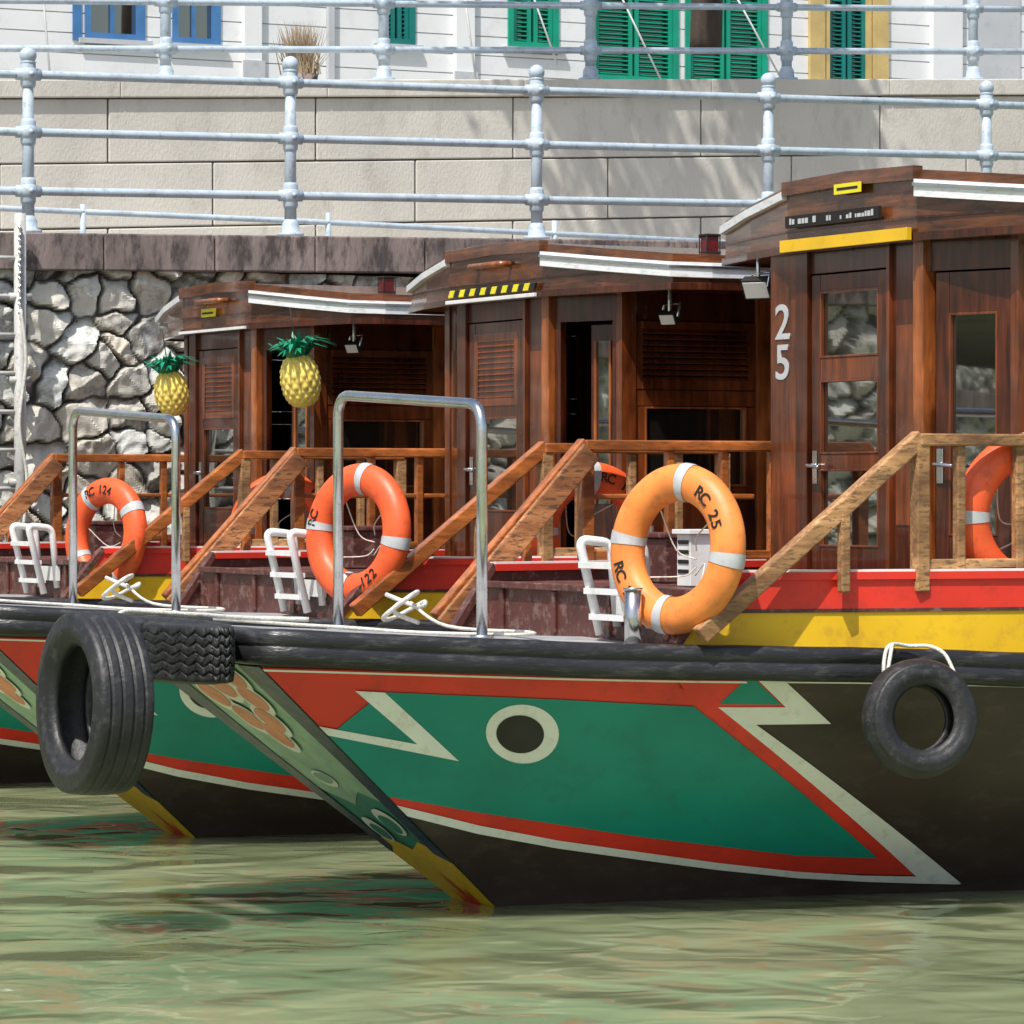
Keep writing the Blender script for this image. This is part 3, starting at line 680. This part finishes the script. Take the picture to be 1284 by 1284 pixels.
def railing(name,base,n0,n1,step,slope,zs,ztop,fz,rr=.030,pr=.05):
    e=empty(name,base,TH); mb=MB()
    for i in range(n0,n1):
        x=i*step; z=slope*x; 
        mb.tube([(x,0,z+fz),(x,0,z+fz+.03),(x,0,z+fz+.031),(x,0,z+fz+.10),(x,0,z+fz+.14)],[.11,.11,.075,.07,pr],'galv',14)
        mb.tube([(x,0,z+fz+.1),(x,0,z+ztop-.1)],[pr,pr*.86],'galv',14)
        for q in zs:
            mb.sphere((x,0,z+q),.080,'galv')
            mb.tube([(x,0,z+q-.105),(x,0,z+q-.085),(x,0,z+q+.085),(x,0,z+q+.105)],[pr,pr*1.22,pr*1.22,pr],'galv',14)
            mb.tube([(x-.10,0,z+q-slope*.1),(x+.10,0,z+q+slope*.1)],rr*1.4,'galv',12)
            mb.tube([(x,-.072,z+q),(x,-.092,z+q)],.022,'galv',10)
        mb.tube([(x,0,z+ztop-.13),(x,0,z+ztop-.11),(x,0,z+ztop-.09)],[pr*.9,pr*1.35,pr*.8],'galv',14)
        mb.sphere((x,0,z+ztop-.055),.068,'galv')
    for q in zs: mb.tube([(n0*step-.3,0,slope*(n0*step-.3)+q),(n1*step,0,slope*n1*step+q)],rr,'galv',12)
    mb.obj('posts_and_rails',e); return e
railing('quay_railing',(-3.82,31.5,4.115),-8,10,2.26,.0176,[.335,.80,1.255],1.46,0,.034)
b0=np.array([-5.27,34.35])+A2*2.46
railing('upper_railing',(b0[0],b0[1],5.73),-7,9,2.14,.0475,[.28,.70,1.12],1.30,-.01,.031,.05)
mb=MB(); 
mb.tube([(-8,1.55,.33),(3.0,1.55,.24),(9,1.55,.15)],.025,'galv',10)
for x in (-6.6,-4.4,-2.2,1.05,3.3,5.5): mb.tube([(x,1.55,-.2),(x,1.55,.32)],.025,'galv',10)
o=mb.obj('low_handrail'); o.location=(-3.82,31.5,4.16); o.rotation_euler=(0,0,TH)

mb=MB()
M['ladder']=paint('grey_white_ladder',(.50,.50,.48),.5,.12,5,.1,dirt=.7)
for x in (.0,-.42):
    mb.tube([(x,-.30,.4),(x,-.30,4.25)],.048,'ladder',12)
    for z in (1.2,2.15,2.95,3.6): mb.tube([(x-.09,-.30,z),(x+.09,-.30,z)],.03,'ladder',10); mb.tube([(x,-.30,z),(x,.0,z)],.025,'ladder',10)
for z in np.arange(.6,4.1,.3): mb.tube([(0,-.30,z),(-.42,-.30,z)],.018,'ladder',8)
for i in range(14): mb.tube([( -.03+.02*(i%2),-.36,4.15-i*.05),( -.03+.02*((i+1)%2),-.365,4.11-i*.05)],.013,'steel',6)
mb.tube(smoothpath([(-.02,-.37,3.5),(.02,-.38,3.1),(-.03,-.37,2.6),(.03,-.37,2.2),(0,-.38,1.8)],6),.014,'rope',6)
o=mb.obj('wall_ladder'); o.location=(-3.98,31.43,0); o.rotation_euler=(0,0,TH)

M['lawn']=paint('promenade_ground',(.30,.29,.26),.9,.15,.7,.1)
mb=MB()
mb.hexa([(-35,.4,4.0),(26,.4,5.5),(26,11.4,5.5),(-35,11.4,4.0),(-35,.4,5.60-1.66),(26,.4,6.82),(26,11.4,7.3),(-35,11.4,6.6)],'lawn')
o=mb.obj('upper_promenade'); o.location=(-5.18,34.17,-.02); o.rotation_euler=(0,0,TH)
mb=MB(); mb.box(-300,300,11,400,6.6,6.9,'lawn'); o=mb.obj('ground'); o.location=(-5.18,34.17,0); o.rotation_euler=(0,0,TH)

# ------------------------------------------------------------------ building
M['siding']=paint('white_wall_paint',(.76,.78,.78),.7,.06,1.0,.1,dirt=.25,dirtcol=(.5,.5,.48))
M['trimgrey']=paint('grey_trim_paint',(.50,.52,.54),.6,.06,2,.1)  # one even grey for sills, bands and mouldings
M['blue']=paint('blue_frame_paint',(.06,.19,.42),.45,.15,3,.1)
M['shgreen']=paint('green_shutter_paint',(.005,.30,.19),.45,.15,3,.1)
M['shteal']=paint('teal_shutter_paint',(.005,.18,.16),.45,.15,3,.1)
M['shyel']=paint('yellow_shutter_paint',(.58,.43,.17),.5,.12,3,.1)
BE=empty('shophouse_building',(-10.18,43.96,0),TH); mb=MB()
ops=[(1.2,1.95,7.3,9.6,'b'),(2.4,3.1,7.3,9.6,'b'),(5.81,6.56,7.37,9.6,'b'),(6.91,7.52,7.37,9.6,'b'),(9.6,10.08,7.5,9.6,'t'),(11.35,12.05,7.55,9.7,'g'),(12.5,13.75,7.2,9.8,'g'),(13.85,15.05,7.2,9.8,'g'),(15.9,16.6,7.3,9.7,'y'),(20.2,21.2,7.3,9.7,'y'),(22.4,23.4,7.3,9.7,'g')]
T0,T1,ZB,ZT=-6,30,6.0,16.0
def plank(t0,t1,z0,z1):
    z=z0
    while z<z1-.02:
        e=min(z+.235,z1); mb.box(t0,t1,-.03,.0,z,e-.014,'siding'); z+=.235
ed=T0
for (a,b,zb,zt,k) in ops+[(T1,T1,0,0,'')]:
    mb.box(ed,a,.001,.3,ZB,ZT,'siding'); plank(ed+.001,a-.001,ZB+.02,ZT)
    if k:
        mb.box(a,b,.002,.3,ZB,zb,'siding'); plank(a,b,ZB+.02,zb-.06)
        mb.box(a,b,.002,.3,zt,ZT,'siding'); plank(a,b,zt+.06,ZT)
    ed=b
FM={'b':'blue','t':'shteal','g':'shgreen','y':'shyel'}
for (a,b,zb,zt,k) in ops:
    f=FM[k]; w=.07
    for q in ((a,a+w,zb,zt),(b-w,b,zb,zt),(a+w,b-w,zb,zb+w),(a+w,b-w,zt-w,zt)): mb.box(q[0],q[1],-.06,.10,q[2],q[3],f)
    mb.box(a-.08,b+.08,-.10,.0,zb-.06,zb-.002,'trimgrey')
    mb.box(a+w,b-w,.07,.08,zb+w,zt-w,'glass')
    mid=(a+b)/2
    if k=='b':
        mb.box(mid-.02,mid+.02,.02,.069,zb+w,zt-w,f)
        for z in (zb+.55,zb+1.1,zb+1.65): mb.box(a+w,b-w,.03,.068,z,z+.03,f)
        mb.box(a-.15,a-.04,-.05,-.031,zb-.03,zt,'blue'); 
    else:
        inner='shteal' if k=='y' else f
        for s0,s1 in ((a+w+.005,mid-.02),(mid+.02,b-w-.005)):
            for q0,q1 in ((s0,s0+.05),(s1-.05,s1)): mb.box(q0,q1,-.02,.06,zb+w,zt-w,inner)
            z=zb+w+.03
            while z<zt-w-.05: mb.beam((s0+.05,.015,z),(s1-.05,.015,z),.05,.01,inner,up=(0,-.5,.85)); z+=.055
        if k=='y': mb.box(a-.24,a-.02,-.09,-.031,zb,zt,'shyel'); mb.box(b+.02,b+.24,-.09,-.031,zb,zt,'shyel')
for (a,b) in ((4.3,4.55),(7.80,8.02),(10.6,10.85),(17.5,17.95),(24.5,25)): mb.box(a,b,-.13,-.031,ZB,ZT,'siding'); mb.box(a-.03,b+.03,-.16,-.131,7.0,7.2,'trimgrey')
mb.box(8.9,8.98,-.11,-.035,ZB,ZT,'trimgrey'); mb.box(18.2,18.9,-.06,-.031,7.4,10,'trimgrey')
mb.box(T0,T1,-.14,-.132,9.95,10.15,'trimgrey'); mb.box(T0,T1,-.4,.3,16.0,16.3,'trimgrey')
mb.box(T0,T1,.3,9,ZB,16,'siding')
mb.hexa([(T0-.5,-.8,16.3),(T1+.5,-.8,16.3),(T1+.5,9.5,16.3),(T0-.5,9.5,16.3),(T0,4.0,19),(T1,4.0,19),(T1,4.6,19),(T0,4.6,19)],'coping')
mb.obj('facade',BE)

# ------------------------------------------------------------------ tree
M['bark']=paint('tree_bark',(.05,.035,.025),.9,.35,6,.8,dirt=.5,stretch=(2,2,.5))
m,nt,b=newmat('leaf'); oi=nd(nt,'ShaderNodeTexNoise',Scale=1.5,Detail=3.0); cr=nd(nt,'ShaderNodeValToRGB'); cr.color_ramp.elements[0].color=(.025,.06,.012,1); cr.color_ramp.elements[1].color=(.10,.16,.035,1); nt.links.new(oi.outputs['Fac'],cr.inputs[0]); nt.links.new(cr.outputs[0],b.inputs['Base Color']); b.inputs['Roughness'].default_value=.5; M['leaf']=m
TR=empty('street_tree',(2.0,41.2,6.6)); mb=MB()
mb.tube(smoothpath([(0,0,0),(.02,0,1.2),(-.03,.05,2.6),(.05,0,4)],5),[.17-.003*i for i in range(16)],'bark',14)
ends=[]
for dx,dy,dz_ in ((-2.9,-6.9,5.0),(-1.0,-6.2,5.2),(2.5,-2,6.5),(-3,1,6.5),(1.5,3,7),(0,0,8),(3.0,-5.5,5.6)):
    mb.tube(smoothpath([(.05,0,3.9),(dx*.35,dy*.35,4+.25*dz_),(dx*.7,dy*.7,4+.1*dz_+.2),(dx,dy,dz_)],5),[.12-.007*i for i in range(16)],'bark',8); ends.append((dx,dy,dz_))
mb.obj('trunk',TR)
mb=MB();R=random.Random(9)
for (dx,dy,dz_) in ends:
    rad=.9 if dy<-5 else 1.8
    for c in range(26 if dy<-5 else 16):
        cx=dx+R.gauss(0,rad*.5);cy=dy+R.gauss(0,rad*.5);cz_=dz_+abs(R.gauss(0,.5))
        for k in range(70):
            p=Vector((cx+R.gauss(0,.28),cy+R.gauss(0,.28),cz_+R.gauss(0,.2))); q=Quaternion((R.gauss(0,1),R.gauss(0,1),R.gauss(0,1),R.gauss(0,1))); q.normalize()
            mb.add([p+q@Vector(v) for v in ((-.05,0,0),(0,-.09,0),(.05,0,0),(0,.09,0))],[(0,1,2,3)],'leaf')
mb.obj('crown',TR)
mb=MB()
for p0,p1 in (((-4.15,36,5.6),(-4.35,36.3,7.6)),((-.34,39,6.0),(-.55,39.2,7.6)),((.45,39.5,6.3),(.0,39.7,7.6)),((2.7,39.5,6.1),(1.9,39.7,7.6)),((1.5,39.5,6.1),(.8,39.7,7.6))):
    mb.tube([p0,p1],.010,'white',6)
mb.obj('stay_wires')

mb=MB(); M['dry']=paint('dry_grass',(.32,.24,.15),.9,.3,5,0)
R=random.Random(2)
for i in range(420):
    a=R.uniform(0,6.28);s=R.uniform(0,.25);h=R.uniform(.25,.6)
    p=Vector((R.gauss(0,.07),R.gauss(0,.07),0));q=p+Vector((math.cos(a)*s,math.sin(a)*s,h));w=Vector((.008,0,0))
    mb.add([p-w,p+w,q],[(0,1,2)],'dry')
mb.tube([(0,0,-.25),(0,0,0)],[.14,.18],'coping',14)
o=mb.obj('potted_grass'); o.location=(-2.2,41.6,6.42)

# ------------------------------------------------------------------ water
m,nt,b=newmat('river_water'); L=nt.links.new
tc=nd(nt,'ShaderNodeTexCoord'); mp=nd(nt,'ShaderNodeMapping'); mp.inputs['Scale'].default_value=(.8,.8,1); mp.inputs['Rotation'].default_value=(0,0,.25); L(tc.outputs['Object'],mp.inputs[0])
n1=nd(nt,'ShaderNodeTexNoise',Scale=.9,Detail=1.0,Roughness=.45,Distortion=.8); L(mp.outputs[0],n1.inputs['Vector'])
n2=nd(nt,'ShaderNodeTexNoise',Scale=3.2,Detail=1.0,Roughness=.45,Distortion=.8); L(mp.outputs[0],n2.inputs['Vector'])
n3=nd(nt,'ShaderNodeTexNoise',Scale=.45,Detail=2.0); L(tc.outputs['Object'],n3.inputs['Vector'])
hs=nd(nt,'ShaderNodeMath',operation='MULTIPLY_ADD'); hs.inputs[1].default_value=.2; L(n2.outputs['Fac'],hs.inputs[0]); L(n1.outputs['Fac'],hs.inputs[2])
b1=nd(nt,'ShaderNodeBump',Strength=.8,Distance=.10); L(hs.outputs[0],b1.inputs['Height']); L(b1.outputs[0],b.inputs['Normal'])
cr=nd(nt,'ShaderNodeValToRGB'); e=cr.color_ramp.elements; e[0].position=.35;e[0].color=(.21,.255,.135,1);e[1].position=.65;e[1].color=(.31,.34,.185,1); L(n3.outputs['Fac'],cr.inputs[0]); L(cr.outputs[0],b.inputs['Base Color'])
b.inputs['Roughness'].default_value=.045; b.inputs['IOR'].default_value=1.38
b.inputs['Subsurface Weight'].default_value=1.0; b.inputs['Subsurface Radius'].default_value=(1.0,1.2,.8); b.inputs['Subsurface Scale'].default_value=1.0
M['water']=m
mb=MB(); mb.add([(-300,-200,0),(300,-200,0),(300,300,0),(-300,300,0)],[(0,1,2,3)],'water'); mb.obj('river_water')

# ------------------------------------------------------------------ light
w=bpy.data.worlds.new('World'); scene.world=w; w.use_nodes=True; nt=w.node_tree
bg=nt.nodes.get('Background') or nt.nodes.new('ShaderNodeBackground'); sk=nt.nodes.new('ShaderNodeTexSky'); sk.sky_type='NISHITA'; sk.sun_disc=False
S=Vector((-.25,-.52,1.0)).normalized(); el=math.asin(S.z); az=math.atan2(S.x,S.y)
sk.sun_elevation=el; sk.sun_rotation=az; sk.air_density=1.2; sk.dust_density=2.5
nt.links.new(sk.outputs[0],bg.inputs[0]); bg.inputs[1].default_value=.135
ld=bpy.data.lights.new('sun','SUN'); ld.energy=4.9; ld.angle=D(.5); ld.color=(1,.96,.90)
lo=bpy.data.objects.new('sun',ld); col.objects.link(lo); lo.rotation_mode='QUATERNION'; lo.rotation_quaternion=(-S).to_track_quat('-Z','Y'); lo.location=(-10,-20,30)
cd=bpy.data.cameras.new('camera'); cd.lens=140.2; cd.sensor_width=36; cd.clip_end=2000; cd.clip_start=.5
co=bpy.data.objects.new('camera',cd); col.objects.link(co); co.location=(0,0,2.08); co.rotation_euler=(D(90-.298),0,0); scene.camera=co
scene.view_settings.view_transform='Standard'; scene.view_settings.look='None'; scene.view_settings.exposure=0
